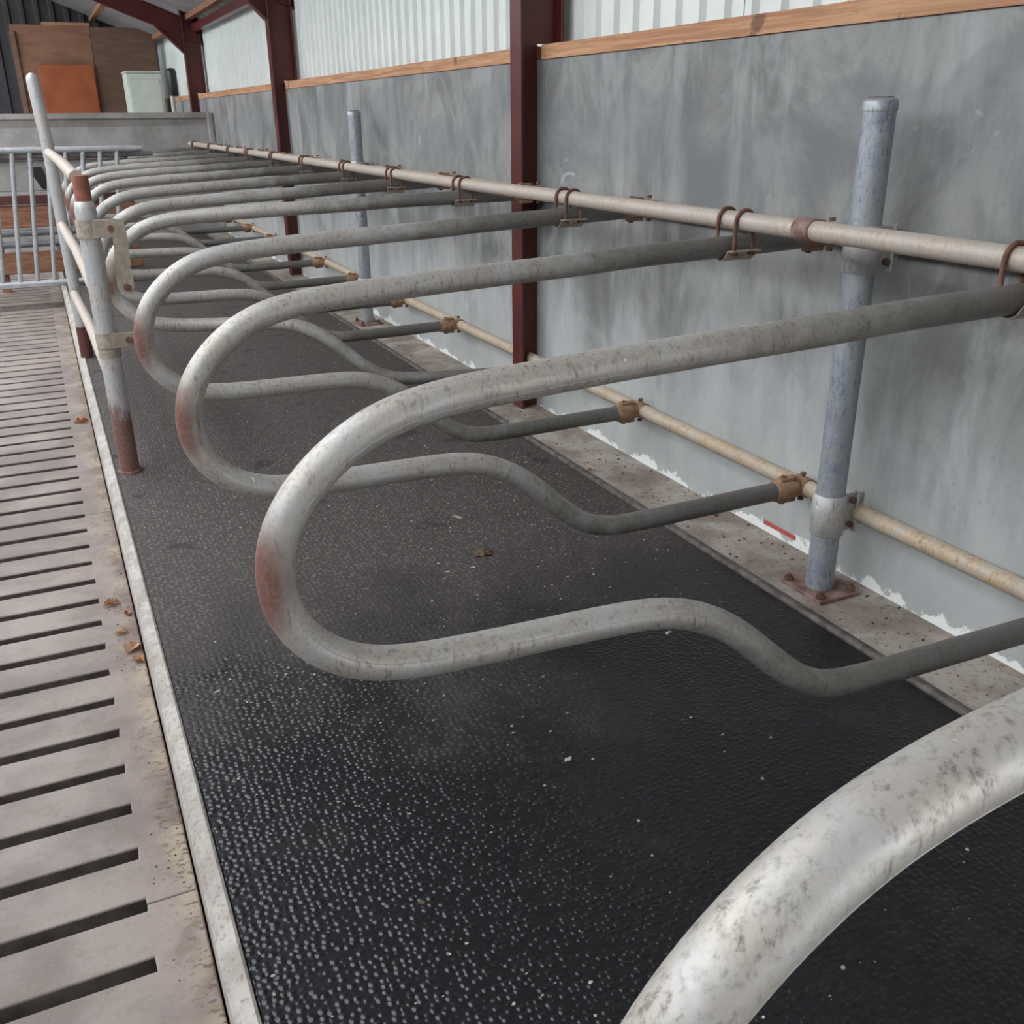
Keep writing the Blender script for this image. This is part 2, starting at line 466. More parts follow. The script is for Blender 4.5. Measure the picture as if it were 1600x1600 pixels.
# timber boards capping the concrete, one per bay
def capping(y0, y1, label):
    bm = B(); n = 24
    rows = []
    for i in range(n + 1):
        y = y0 + (y1 - y0) * i / n
        d = mnoise.noise(Vector((y * 2.3, 3.3, 0))) * .0022
        rows.append([bm.verts.new(p) for p in ((XW - .006, y, 1.1625), (XW - .006 + d, y, 1.201 + d), (XW - .002, y, 1.205 + d), (1.645, y, 1.205 + d), (1.645, y, 1.1625))])
    for i in range(n):
        for k in range(5):
            bm.faces.new((rows[i][k], rows[i][(k + 1) % 5], rows[i + 1][(k + 1) % 5], rows[i + 1][k]))
    bm.faces.new(rows[0]); bm.faces.new(rows[-1])
    o = rebase(obj('timber_board', bm, M['wood']), XW, (y0 + y1) / 2, 1.1625)
    tag(o, label, 'timber board', 'timber boards capping the concrete wall')
capping(YN, 3.047, 'orange timber board on the concrete wall, longest, at top right')
capping(3.133, 6.637, 'orange timber board on the wall between the middle and second red columns')
capping(6.723, 10.247, 'short-looking orange timber board on the wall just before the farthest red column')
capping(10.333, 14.4, 'faint timber board on the wall beyond the farthest red column')

# red steel columns
def column(yc, label, haunch):
    t = thing('steel_column', label, 'column', (1.56, yc, 0), 'red steel columns along the wall')
    hw = .041
    bm = B(); box(bm, 1.476, 1.4845, yc - hw, yc + hw, -.012, 1.95, .0012)
    obj('front_flange', bm, M['redsteel'], t)
    bm = B(); box(bm, 1.4845, XW - .0005, yc - .0035, yc + .0035, -.012, 1.95)
    box(bm, XW - .0005, 1.622, yc - .0035, yc + .0035, 1.21, 1.95)
    obj('web', bm, M['redsteel'], t)
    bm = B(); box(bm, 1.622, 1.631, yc - hw, yc + hw, 1.21, 1.95, .0012)
    obj('back_flange', bm, M['redsteel'], t)
    if haunch:
        bm = B()
        a = [(1.4765, 1.56), (1.25, 1.78), (1.25, 1.86), (1.4765, 1.80)]
        for y0, y1 in ((yc - .0055, yc + .0055),):
            A = [bm.verts.new((x, y0, z)) for x, z in a]; Bv = [bm.verts.new((x, y1, z)) for x, z in a]
            bm.faces.new(A); bm.faces.new(Bv[::-1])
            for i in range(4): bm.faces.new((A[i], A[(i + 1) % 4], Bv[(i + 1) % 4], Bv[i]))
        # sloping bottom flange of the haunch
        A = [bm.verts.new(p) for p in ((1.4765, yc - hw, 1.56), (1.4765, yc + hw, 1.56), (1.25, yc + hw, 1.78), (1.25, yc - hw, 1.78))]
        Bv = [bm.verts.new((v.co.x - .006, v.co.y, v.co.z - .006)) for v in A]
        bm.faces.new(A); bm.faces.new(Bv[::-1])
        for i in range(4): bm.faces.new((A[i], A[(i + 1) % 4], Bv[(i + 1) % 4], Bv[i]))
        obj('haunch', bm, M['redsteel'], t)
    return t
column(COLS[0], 'nearest dark red steel column, standing mid-picture against the wall', True)
column(COLS[1], 'second dark red steel column from the camera, left of the middle bay', True)
column(COLS[2], 'farthest dark red steel column, under the sloping rafter at back left', True)

# rafters and roof
SL = .39
def rz(x): return 1.99 + SL * (1.15 - x)      # underside of the roof purlins
def rafter(yc, label):
    bm = B()
    hw = .041; d = .175
    for dz0, dz1, w in ((-.008, 0, hw), (-d, -d + .008, hw), (-d + .008, -.008, .004)):
        q = []
        for x in (1.66, -4.2):
            for y in (yc - w, yc + w):
                for z in (rz(x) + dz0, rz(x) + dz1):
                    q.append(bm.verts.new((x, y, z)))
        for f in ((0, 1, 3, 2), (4, 6, 7, 5), (0, 4, 5, 1), (2, 3, 7, 6), (0, 2, 6, 4), (1, 5, 7, 3)):
            bm.faces.new([q[i] for i in f])
    o = rebase(obj('roof_rafter', bm, M['redsteel']), 1.5, yc, rz(1.5) - .1)
    tag(o, label, 'rafter', 'red rafters under the roof')
for yc, lb in ((COLS[0], 'red rafter above the nearest column'), (COLS[1], 'red rafter above the second column'), (COLS[2], 'dark red sloping rafter meeting the farthest column at back left')):
    rafter(yc, lb)
def eaves(y0, y1, label):
    bm = B(); box(bm, 1.565, 1.625, y0, y1, 1.735, 1.80, .004)
    o = rebase(obj('eaves_beam', bm, M['redsteel']), 1.59, (y0 + y1) / 2, 1.735)
    tag(o, label, 'beam', 'red beams under the eaves')
# the beam sits between column webs
eaves(COLS[1] + .006, COLS[2] - .006, 'brownish red beam running under the eaves between the two farther columns')
eaves(COLS[0] + .006, COLS[1] - .006, 'red beam under the eaves between the nearest two columns')

def roofplane(x0, x1, y0, y1, dz=.05):
    bm = B(); prof = []
    y = y0
    while y <= y1:
        prof += [(y, 0), (y + .04, 0), (y + .06, .02), (y + .08, .02)]
        y += .10
    A = [bm.verts.new((x0, p, rz(x0) + dz + q)) for p, q in prof]; Bv = [bm.verts.new((x1, p, rz(x1) + dz + q)) for p, q in prof]
    for i in range(len(prof) - 1): bm.faces.new((A[i], A[i + 1], Bv[i + 1], Bv[i]))
    r = bmesh.ops.solidify(bm, geom=bm.faces[:], thickness=.004)
    return bm
ROOF_Y0 = -5.0
GAP0, GAP1 = -.55, -2.1       # unseen open strip, added and sized to shape the daylight
struct(obj('ceiling', roofplane(1.80, GAP0, ROOF_Y0, 14.6), M['roof']), 'grey corrugated roof sheeting above the stalls', 'ceiling')
struct(obj('ceiling', roofplane(GAP1, -4.4, ROOF_Y0, 14.6), M['roof']), 'grey corrugated roof sheeting beyond the open strip', 'ceiling')
struct(obj('ceiling', roofplane(GAP0, GAP1, ROOF_Y0, .5), M['roof']), 'added grey corrugated roof sheeting behind the viewer, shutting out light', 'ceiling')  # added cover over the strip, darkens tube sides facing the camera
struct(obj('ceiling', roofplane(GAP0, GAP1, 11.4, 14.6), M['roof']), 'grey corrugated roof sheeting over the far end', 'ceiling')
bm = B(); box(bm, -4.3, -4.2, ROOF_Y0, 13.8, -.3, 2.6)  # unseen wall added to keep fill light off the tubes
struct(obj('fill_block_left', bm, M['darkclad']), 'added unseen side wall beyond the passage, cutting fill light', 'wall')
bm = B(); box(bm, -4.3, 1.8, ROOF_Y0 - .1, ROOF_Y0, -.3, 4.3)  # unseen wall added to block light from behind the camera
struct(obj('fill_block_front', bm, M['darkclad']), 'added end wall behind the viewer, blocking light from there', 'wall')
for i, x in enumerate((1.55, .95, .3, -.4, -1.1, -1.8, -2.5, -3.2, -3.9)):
    bm = B(); box(bm, x - .03, x + .03, ROOF_Y0, 14.4, rz(x) + .002, rz(x) + .046)
    o = rebase(obj('roof_purlin', bm, M['rough_timber']), x, 7, rz(x))
    tag(o, 'timber roof purlin under the grey sheeting at the back', 'purlin', 'purlins under the roof')

# far gable
bm = B()
prof = []
x = -4.4
while x < 1.8:
    prof += [(x, 13.75), (x + .09, 13.75), (x + .105, 13.72), (x + .145, 13.72)]
    x += .16
prof.append((1.8, 13.75))
sheet_extrude(bm, prof, -.4, 4.3, .004, 'z')
struct(obj('wall_back', bm, M['darkclad']), 'dark ribbed sheeting closing the far end', 'wall')

# ------------------------------------------------------------------ posts by the wall
def clamp_collar(px, py, z0, z1, pr, parent, rail_x):
    bm = B()
    tube(bm, [(px, py, z0), (px, py, z0 + .002), (px, py, z1 - .002), (px, py, z1)], [pr + .003, pr + .0055, pr + .0055, pr + .003], 28)
    # flange that reaches past the pole to the rail, and its rolled edge
    box(bm, px + .018, px + pr + .028, py - .016, py - .010, z0 + .004, z1 - .004, .0015)
    box(bm, px + pr + .0275, px + pr + .034, py - .024, py - .010, z0 - .002, z1 + .002, .002)
    box(bm, px + pr + .028, rail_x + .022, py - .010, py - .006, z0 + .01, z1 - .01, .001)
    c = obj('clamp', bm, M['galv'], parent)
    for z in (z0 + .018, z1 - .018):
        bm = B(); hexnut(bm, (px + pr + .017, py - .020, z), (0, 1, 0), .0075, .009)
        cyl(bm, (px + pr + .017, py - .027, z), (px + pr + .017, py - .018, z), .0042, 10)
        obj('bolt', bm, M['rust'], c)
def support_post(px, py, label):
    t = thing('support_post', label, 'post', (px, py, 0), 'galvanised posts carrying the rails')
    pr = .0305
    bm = B(); tube(bm, [(px, py, .008)] + [(px, py, .1 * i) for i in range(1, 11)] + [(px, py, 1.012)], pr, 32)
    obj('pole', bm, M['post'], t)
    bm = B(); tube(bm, [(px, py, 1.0), (px, py, 1.016), (px, py, 1.021), (px, py, 1.023)], [pr + .002, pr + .002, pr - .002, pr - .01], 28)
    obj('cap', bm, M['post'], t)
    bm = B(); cyl(bm, (px, py, 1.0225), (px, py, 1.0245), pr - .008, 24)
    obj('cap_top', bm, M['crumb'], t)
    bm = B(); box(bm, px - .056, px + .056, py - .066, py + .066, -.0005, .009, .0015)
    bp = obj('base_plate', bm, M['plate'], t)
    for sx in (-1, 1):
        for sy in (-1, 1):
            bm = B(); hexnut(bm, (px + sx * .043, py + sy * .052, .0135), (0, 0, 1), .010, .009)
            cyl(bm, (px + sx * .043, py + sy * .052, .009), (px + sx * .043, py + sy * .052, .024), .0055, 10)
            obj('bolt', bm, M['rust'], bp)
    clamp_collar(px, py, .138, .232, pr, t, 1.52)
    clamp_collar(px, py, .705, .795, pr, t, 1.52)
support_post(1.451, 1.460, 'thick galvanised post on a rusty base plate, near right, before the wall')
support_post(1.446, 4.832, 'farther galvanised post before the wall, between the two red columns')

# ------------------------------------------------------------------ rails
XN, XR = 1.267, 1.522
RN, RR = .0185, .0195
def zn(y): return .800 - .0085 * max(0, min(1, (y - 1.2) / 1.8))
bm = B()
ys = [-1.3 + .15 * i for i in range(int((9.16 + 1.3) / .15) + 1)] + [9.16]
tube(bm, [(XN, y, zn(y)) for y in ys], RN, 22)
nk = obj('neck_rail', bm, M['neck'])
rebase(nk, XN, 4, .8)
tag(nk, 'long pale neck rail bolted across the top of all the loop dividers', 'rail')
for y in (1.415, 6.66):
    bm = B(); tube(bm, [(XN, y - .022, zn(y)), (XN, y - .021, zn(y)), (XN, y + .021, zn(y)), (XN, y + .022, zn(y))], [RN + .001, RN + .0035, RN + .0035, RN + .001], 24)
    obj('coupling_sleeve', bm, M['plate'], nk)
def rear_rail(z, name, y0, y1, label, group):
    bm = B(); n = max(2, int((y1 - y0) / .2))
    tube(bm, [(XR, y0 + (y1 - y0) * i / n, z) for i in range(n + 1)], RR, 20)
    o = rebase(obj(name, bm, M['rear']), XR, (y0 + y1) / 2, z)
    tag(o, label, 'rail', group)
ZL, ZH = .181, .757
BAYS = [(-1.3, COLS[0] - .0045), (COLS[0] + .0045, COLS[1] - .0045), (COLS[1] + .0045, 9.3)]
for (a, b), lo, hi in zip(BAYS, (
    'low tan rusty rail along the foot of the wall, right of the nearest red column', 'low tan rail along the wall foot between the two nearer red columns', 'low tan rail along the wall foot beyond the second red column'),
    ('upper rear rail behind the pale neck rail, right of the nearest red column', 'upper rear rail behind the neck rail between the two nearer red columns', 'upper rear rail behind the neck rail beyond the second red column')):
    rear_rail(ZL, 'rear_rail', a, b, lo, 'low rails along the wall foot')
    rear_rail(ZH, 'head_rail', a, b, hi, 'upper rear rails')

# ------------------------------------------------------------------ loop dividers
SHAPE = [(1.495, .757), (1.40, .752), (1.265, .748), (1.15, .746), (1.05, .743), (.98, .740), (.914, .736), (.84, .7335), (.762, .731), (.69, .728), (.62, .7255), (.53, .721), (.453, .716),
         (.40, .7125), (.35, .706), (.30, .694), (.256, .672), (.216, .640), (.186, .603), (.169, .563), (.1645, .523), (.171, .483), (.192, .445), (.228, .412), (.28, .391), (.344, .3845),
         (.40, .383), (.45, .382), (.54, .3815), (.61, .380), (.655, .3765), (.70, .367), (.746, .347), (.785, .322), (.82, .293), (.857, .258), (.893, .226), (.93, .200), (.97, .184), (1.01, .1785), (1.06, .177), (1.12, .177), (1.24, .1785), (1.36, .180), (1.485, .181)]
def densify(pts, m=4):
    out = []
    n = len(pts)
    for i in range(n - 1):
        p0 = pts[max(i - 1, 0)]; p1 = pts[i]; p2 = pts[i + 1]; p3 = pts[min(i + 2, n - 1)]
        for k in range(m):
            t = k / m
            out.append(tuple(.5 * ((2 * b) + (-a + c) * t + (2 * a - 5 * b + 4 * c - d) * t * t + (-a + 3 * b - 3 * c + d) * t ** 3) for a, b, c, d in zip(p0, p1, p2, p3)))
    out.append(tuple(pts[-1]))
    for _ in range(6):     # relax
        out = [out[0]] + [tuple((a + 2 * b + c) / 4 for a, b, c in zip(out[i - 1], out[i], out[i + 1])) for i in range(1, len(out) - 1)] + [out[-1]]
    return out
CURVE = densify(SHAPE)
RT = .0215
def divider(y0, label, kU=0.0, kL=0.0, sx=1.0, dz=0.0):
    """y0: where it crosses the neck rail; kU, kL: how far its upper and lower arm run out of square"""
    t = thing('stall_divider', label, 'stall divider', (.90, y0, 0), 'galvanised loop dividers between the stalls')
    tip = .1645
    half = CURVE.index(min(CURVE, key=lambda p: p[0]))
    yt = y0 - kU * (XN - tip)
    pts = []
    for i, (x, z) in enumerate(CURVE):
        k = kU if i <= half else kL
        pts.append((x, yt + k * (x - tip), z + dz * max(0, min(1, (1.2 - x) / .8))))
    bm = B(); tube(bm, pts, RT, 24)
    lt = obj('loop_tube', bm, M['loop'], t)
    if y0 < 4:
        sm = []
        for i in range(2, len(pts) - 2):
            tn = (Vector(pts[i + 1]) - Vector(pts[i - 1])).normalized()
            side = Vector((0, -1, 0)); nn = tn.cross(side).normalized()
            sm.append(Vector(pts[i]) + (side * math.cos(.38) - nn * math.sin(.38)) * (RT - .0003))
        bm = B(); tube(bm, sm, .0007, 6)
        obj('weld_seam', bm, M['loop'], lt)
    # two hoops over the neck rail and the cradle under the tube
    zt = .748; zr = zn(y0)
    for s in (-1, 1):
        yy = y0 + s * .0285
        h = [(XN - RN - .0038, yy, zt - .012)]
        for k in range(13):
            a = PI - PI * k / 12
            h.append((XN + (RN + .0038) * math.cos(a), yy, zr + (RN + .0038) * math.sin(a)))
        h.append((XN + RN + .0038, yy, zt - .012))
        bm = B(); tube(bm, h, .0042, 10)
        ub = obj('u_bolt', bm, M['rust'], t)
        if y0 < 4.5:
            for x in (h[0][0], h[-1][0]):
                bm = B(); hexnut(bm, (x, yy, zt - .0105), (0, 0, 1), .0085, .008)
                obj('nut', bm, M['rust'], ub)
    bm = B()
    prof = [(y0 - .042, zt - .004), (y0 - .026, zt - .004)]
    for k in range(1, 10):
        a = PI + PI * k / 10
        prof.append((y0 + (RT + .001) * math.cos(a), zt - .003 + (RT + .001) * math.sin(a)))
    prof += [(y0 + .026, zt - .004), (y0 + .042, zt - .004)]
    sheet_extrude(bm, prof, XN - .036, XN + .036, -.003, 'x')
    obj('saddle', bm, M['clampm'], t)
    # cast clamps that grip the two rear rails
    for z, k in ((ZL, kL), (ZH, kU)):
        ye = yt + k * (XR - tip)
        yb = yt + k * (1.44 - tip)
        bm = B()
        tube(bm, [(1.435, yb, z), (1.437, yb, z), (1.485, ye, z), (1.4995, ye, z)], [RT + .001, RT + .0035, RT + .0035, RT + .001], 20)
        tube(bm, [(XR, ye - .022, z), (XR, ye - .021, z), (XR, ye + .021, z), (XR, ye + .022, z)], [RR + .001, RR + .004, RR + .004, RR + .001], 20)
        for s in (-1, 1):
            box(bm, 1.45, 1.497, ye - .010, ye + .010, z + s * .0265 - .005, z + s * .0265 + .005, .002)
        c = obj('end_clamp', bm, M['tan'], t)
        for s in (-1, 1):
            for x in (1.462, XR - .002):
                bm = B(); hexnut(bm, (x, ye, z + s * .031), (0, 0, 1), .007, .007)
                obj('bolt', bm, M['rust'], c)
    return t
DL = [
    (.250, 'nearest loop divider, huge pale tube cut off by the bottom right corner', 0, -.02),
    (.946, 'large loop divider in front, whole rusty-nosed loop at picture centre', -.022, -.040),
    (1.624, 'second whole loop divider, right behind the large centre one, rust on its nose', 0, 0),
    (2.334, 'third whole loop divider, its low arm ending beside the nearest red column', 0, 0),
    (3.065, 'loop divider bolted by a grey plate to the rusty-topped kerb post', -.20, -.31),
    (3.758, 'loop divider next behind the one plated to the kerb post', 0, 0),
    (4.419, 'loop divider next before the farther wall post', 0, 0),
    (5.160, 'loop divider just beyond the farther wall post', 0, 0),
    (5.875, 'loop divider second beyond the farther wall post', 0, 0),
    (6.575, 'loop divider closest on this side of the barred gate', 0, 0),
    (7.250, 'third loop divider from the far end of the neck rail', 0, 0),
    (8.060, 'last but one loop divider towards the far cross wall', 0, 0),
    (8.900, 'farthest loop divider, at the end of the neck rail by the cross wall', 0, 0),
]
for y, lb, ku, kl in DL: divider(y, lb, ku, kl)

# ------------------------------------------------------------------ kerb-side posts and their rails
# near post
pn = (.114, 3.0)
t = thing('kerb_post', 'kerb-side post with a rusty red top and rust-stained foot, beside the kerb', 'post', (pn[0], pn[1], 0), 'posts beside the kerb')
bm = B(); tube(bm, [(pn[0], pn[1], .05 * i) for i in range(16)] + [(pn[0], pn[1], .765), (pn[0], pn[1], .785), (pn[0], pn[1], .79)], [.0285] * 17 + [.026, .022], 28)
obj('pole', bm, M['kpost'], t)
bm = B(); tube(bm, [(pn[0], pn[1], -.001), (pn[0], pn[1], .004), (pn[0], pn[1], .008)], [.036, .036, .030], 20)
obj('foot', bm, M['rust'], t)
bm = B(); cyl(bm, (pn[0], pn[1], .785), (pn[0], pn[1], .857), .0215, 24)
obj('inner_tube', bm, M['rustred'], t)
for z0, z1 in ((.693, .742), (.385, .428)):
    bm = B()
    tube(bm, [(pn[0], pn[1], z0), (pn[0], pn[1], z1)], .0325, 24)
    box(bm, pn[0] + .01, pn[0] + .075, pn[1] - .034, pn[1] - .029, z0, z1, .0015)
    c = obj('clamp_band', bm, M['clampm'], t)
    bm = B(); hexnut(bm, (pn[0] + .055, pn[1] - .037, (z0 + z1) / 2), (0, 1, 0), .0095, .007)
    obj('bolt', bm, M['rust'], c)
bm = B(); tube(bm, [(pn[0], pn[1], .355), (pn[0], pn[1], .382)], .0315, 24)
obj('collar', bm, M['clampm'], t)
bm = B()     # curved strap down to the divider's loop
st = [(.174, .745, .205, .738), (.172, .70, .208, .70), (.168, .65, .207, .65), (.164, .60, .206, .60), (.162, .56, .208, .56), (.170, .535, .204, .538)]
A = []
for xa, za, xb, zb in st:
    A.append([bm.verts.new(p) for p in ((xa, 2.962, za), (xb, 2.962, zb), (xb, 2.970, zb), (xa, 2.970, za))])
for i in range(len(A) - 1):
    for k in range(4): bm.faces.new((A[i][k], A[i][(k + 1) % 4], A[i + 1][(k + 1) % 4], A[i + 1][k]))
bm.faces.new(A[0]); bm.faces.new(A[-1])
sp = obj('strap_plate', bm, M['clampm'], t); sp['label'] = 'brownish hanging strap plate'
bm = B(); hexnut(bm, (.187, 2.959, .556), (0, 1, 0), .011, .006)
obj('bolt', bm, M['rust'], sp)

pf = (.080, 4.70)
t = thing('kerb_post', 'tall plain galvanised post with rounded top, farther along the kerb', 'post', (pf[0], pf[1], 0), 'posts beside the kerb')
bm = B(); tube(bm, [(pf[0], pf[1], .13), (pf[0] - .001, pf[1], .5), (pf[0] - .004, pf[1], .9), (pf[0] - .016, pf[1], 1.14), (pf[0] - .016, pf[1], 1.158), (pf[0] - .016, pf[1], 1.168), (pf[0] - .016, pf[1], 1.173)], [.0245] * 4 + [.022, .016, .006], 24)
obj('pole', bm, M['galv'], t)
bm = B(); tube(bm, [(pf[0] + .002, pf[1], 0), (pf[0] + .002, pf[1], .14)], .027, 24)
obj('foot', bm, M['darkred'], t)
for z0, z1, lb in ((.868, .85, 'top one of the three pale rails joining the two kerb-side posts'), (.575, .545, 'middle one of the three pale rails joining the two kerb-side posts'), (.285, .30, 'bottom one of the three pale rails joining the two kerb-side posts')):
    bm = B(); tube(bm, [(pf[0] - .004, pf[1] - .026, z0), ((pf[0] + pn[0]) / 2, 3.85, (z0 + z1) / 2), (pn[0] - .008, pn[1] + .029, z1)], .019, 18)
    o = rebase(obj('kerb_rail', bm, M['neck']), .1, 3.85, z0)
    tag(o, lb, 'rail', 'rails between the kerb-side posts')

# ------------------------------------------------------------------ barred gate across the passage
YG = 6.92
t = thing('barred_gate', 'grey barred metal gate across the far end of the slatted passage', 'gate', (-.3, YG, ZS))
bm = B(); tube(bm, [(-1.2, YG, .825), (.60, YG, .822), (.66, YG, .822)], [.0185, .0185, .013], 18)
obj('top_rail', bm, M['gateg'], t)
bm = B(); tube(bm, [(-1.2, YG + .03, .795), (.72, YG + .03, .79)], .017, 14)
obj('sliding_bar', bm, M['dullsteel'], t)
bm = B(); tube(bm, [(-1.2, YG, .030), (.60, YG, .026)], .019, 18)
obj('bottom_rail', bm, M['gateg'], t)
for i in range(17):
    x = .505 - .1 * i
    bm = B(); tube(bm, [(x - .095, YG, .03), (x, YG, .815)], .0135, 12)
    obj('bar', bm, M['gateg'], t)
# the timber barrier behind the gate
t = thing('timber_barrier', 'brown plank and pipe barrier standing behind the barred gate', 'barrier', (-.3, 7.6, ZS))
def hbar(name, z0, z1, y, dy, mat, x0=-1.3, x1=.62):
    bm = B(); box(bm, x0, x1, y, y + dy, z0, z1, .004)
    return obj(name, bm, M[mat], t)
hbar('plank', .31, .455, 7.6, .03, 'rough_timber'); hbar('plank', .003, .15, 7.6, .03, 'rough_timber')
hbar('panel', .545, .742, 7.615, .012, 'crosswall')['label'] = 'grey sheet panel'
hbar('beam', .462, .52, 7.58, .05, 'darkred'); hbar('beam', .745, .80, 7.58, .05, 'darkred')
for z in (.275, .20):
    bm = B(); tube(bm, [(-1.3, 7.607, z), (.62, 7.607, z)], .022, 14)
    obj('pipe', bm, M['dullsteel'], t)
for x in (-1.2, -.3):
    bm = B(); box(bm, x - .03, x + .03, 7.63, 7.70, ZS - .01 if x < 0 else -.012, .80, .004)
    obj('upright', bm, M['rough_timber'], t)
bm = B()
q = [(-.03, .70), (.06, .70), (.10, .56), (.04, .56)]
A = [bm.verts.new((x, 7.60, z)) for x, z in q]; Bv = [bm.verts.new((x, 7.616, z)) for x, z in q]
bm.faces.new(A); bm.faces.new(Bv[::-1])
for i in range(4): bm.faces.new((A[i], A[(i + 1) % 4], Bv[(i + 1) % 4], Bv[i]))
obj('brace', bm, M['black'], t)

# ------------------------------------------------------------------ cross wall and what stands behind it
bm = B()
prof = [(9.56, -.12), (9.56, .30), (9.575, .60), (9.60, .80), (9.615, .93), (9.60, .985), (9.58, 1.0), (9.58, 1.043), (9.72, 1.043), (9.72, -.12)]
A = [bm.verts.new((-3.0, a, b)) for a, b in prof]; Bv = [bm.verts.new((1.50, a, b)) for a, b in prof]
m = len(prof)
for i in range(m):
    f = bm.faces.new((A[i], A[(i + 1) % m], Bv[(i + 1) % m], Bv[i]))
bm.faces.new(A); bm.faces.new(Bv[::-1])
w = struct(obj('wall_end', bm, M['crosswall']), 'low grey concrete cross wall at the end of the stalls', 'wall')
bm = B(); box(bm, 1.50, XW - .0005, 9.54, 9.72, -.012, 1.04, .012, 2)
obj('end_upright', bm, M['crosswall'], w)

def board(name, x0, x1, z1, y, mat, label, cat, th=.015, z0=ZS):
    bm = B(); box(bm, x0, x1, y, y + th, z0, z1, .004)
    o = rebase(obj(name, bm, M[mat]), (x0 + x1) / 2, y, z0)
    tag(o, label, cat)
    return o
bm = B(); box(bm, -2.2, 1.66, 9.75, 13.8, ZS - .1, ZS - .012)
struct(obj('floor', bm, M['strip']), 'concrete floor beyond the cross wall', 'floor')
board('plywood_board', .045, .858, 1.965, 13.0, 'ply', 'big reddish brown plywood board behind the cross wall, left sheet', 'board', z0=ZS - .012)
board('plywood_board', .862, 1.548, 1.957, 13.0, 'ply2', 'dull brown plywood board behind the cross wall, right sheet behind the white box', 'board', z0=ZS - .012)
board('batten', .03, .085, 1.90, 12.96, 'ply2', 'dark batten down the left edge of the reddish plywood board', 'batten', .03, ZS - .012)
board('timber_plank', .37, .87, 2.0, 13.03, 'wood', 'pale plank peeping over the top of the reddish plywood board', 'plank', .02, ZS - .012)
board('orange_board', .265, .835, 1.565, 12.93, 'orange', 'bright orange board leaning before the brown plywood', 'board', .03, ZS - .012)
# white box
t = thing('white_box', 'off-white metal box standing behind the cross wall, right of the orange board', 'box', (1.31, 12.3, ZS - .012))
bm = B(); box(bm, 1.10, 1.475, 12.2, 12.6, ZS - .012, 1.455, .015, 2)
obj('body', bm, M['white'], t)
bm = B(); box(bm, 1.09, 1.48, 12.185, 12.6, 1.456, 1.475, .006)
obj('lid', bm, M['white'], t)
bm = B(); box(bm, 1.125, 1.45, 12.19, 12.201, .2, 1.40, .006)
obj('door_panel', bm, M['white'], t)
# black drum with a pale pipe
t = thing('black_canister', 'black canister on a stand between the white box and the farthest column', 'canister', (1.478, 11.4, ZS - .012))
bm = B(); tube(bm, [(1.478, 11.4, 1.21), (1.478, 11.4, 1.225), (1.478, 11.4, 1.44), (1.478, 11.4, 1.465), (1.478, 11.4, 1.475)], [.046, .052, .052, .042, .02], 20)
obj('body', bm, M['black'], t)
bm = B(); cyl(bm, (1.460, 11.4, ZS - .012), (1.460, 11.4, 1.215), .024, 14)
obj('stand', bm, M['galv'], t)

# ------------------------------------------------------------------ litter
def leaf(x, y, z, s, rot, mat, label):
    bm = B(); n = 7
    mid = [bm.verts.new((x + s * (i / (n - 1) - .5) * math.cos(rot), y + s * (i / (n - 1) - .5) * math.sin(rot), z + .003)) for i in range(n)]
    def side(sg):
        out = []
        for i in range(1, n - 1):
            w = s * .32 * math.sin(PI * i / (n - 1)) * (1 + .35 * math.sin(i * 2.6 + rot))
            out.append(bm.verts.new((mid[i].co.x - sg * w * math.sin(rot), mid[i].co.y + sg * w * math.cos(rot), z + .003 + s * R.uniform(.1, .28))))
        return out
    for sg in (-1, 1):
        L = side(sg)
        bm.faces.new((mid[0], mid[1], L[0])); bm.faces.new((mid[-2], mid[-1], L[-1]))
        for i in range(len(L) - 1): bm.faces.new((mid[i + 1], mid[i + 2], L[i + 1], L[i]))
    bmesh.ops.solidify(bm, geom=bm.faces[:], thickness=.0008)
    o = rebase(obj('dry_leaf', bm, M[mat]), x, y, z)
    tag(o, label, 'leaf', 'dry leaves lying about')
leaf(.020, 2.09, ZS, .056, 1.0, 'leafp', 'largest pale curled dry leaf on the slats against the kerb')
leaf(.028, 2.03, ZS, .036, 2.2, 'leaf', 'orange dry leaf touching the largest pale leaf by the kerb')
leaf(.003, 2.18, ZS, .032, .4, 'leafp', 'small pale dry leaf just left of the largest leaf by the kerb')
leaf(-.006, 2.34, ZS, .042, .3, 'leaf', 'orange dry leaf beside a slot end, a little beyond the leaf cluster')
leaf(.026, 2.27, ZS, .027, 1.5, 'leaf', 'tiny orange dry leaf hard against the kerb beyond the leaf cluster')
leaf(.005, 4.05, ZS, .06, .2, 'leaf', 'reddish dry leaf far up the slats by the kerb')
leaf(1.372, 2.36, .001, .03, -.5, 'leafp', 'curled tan leaf on the concrete strip beside the mat edge')

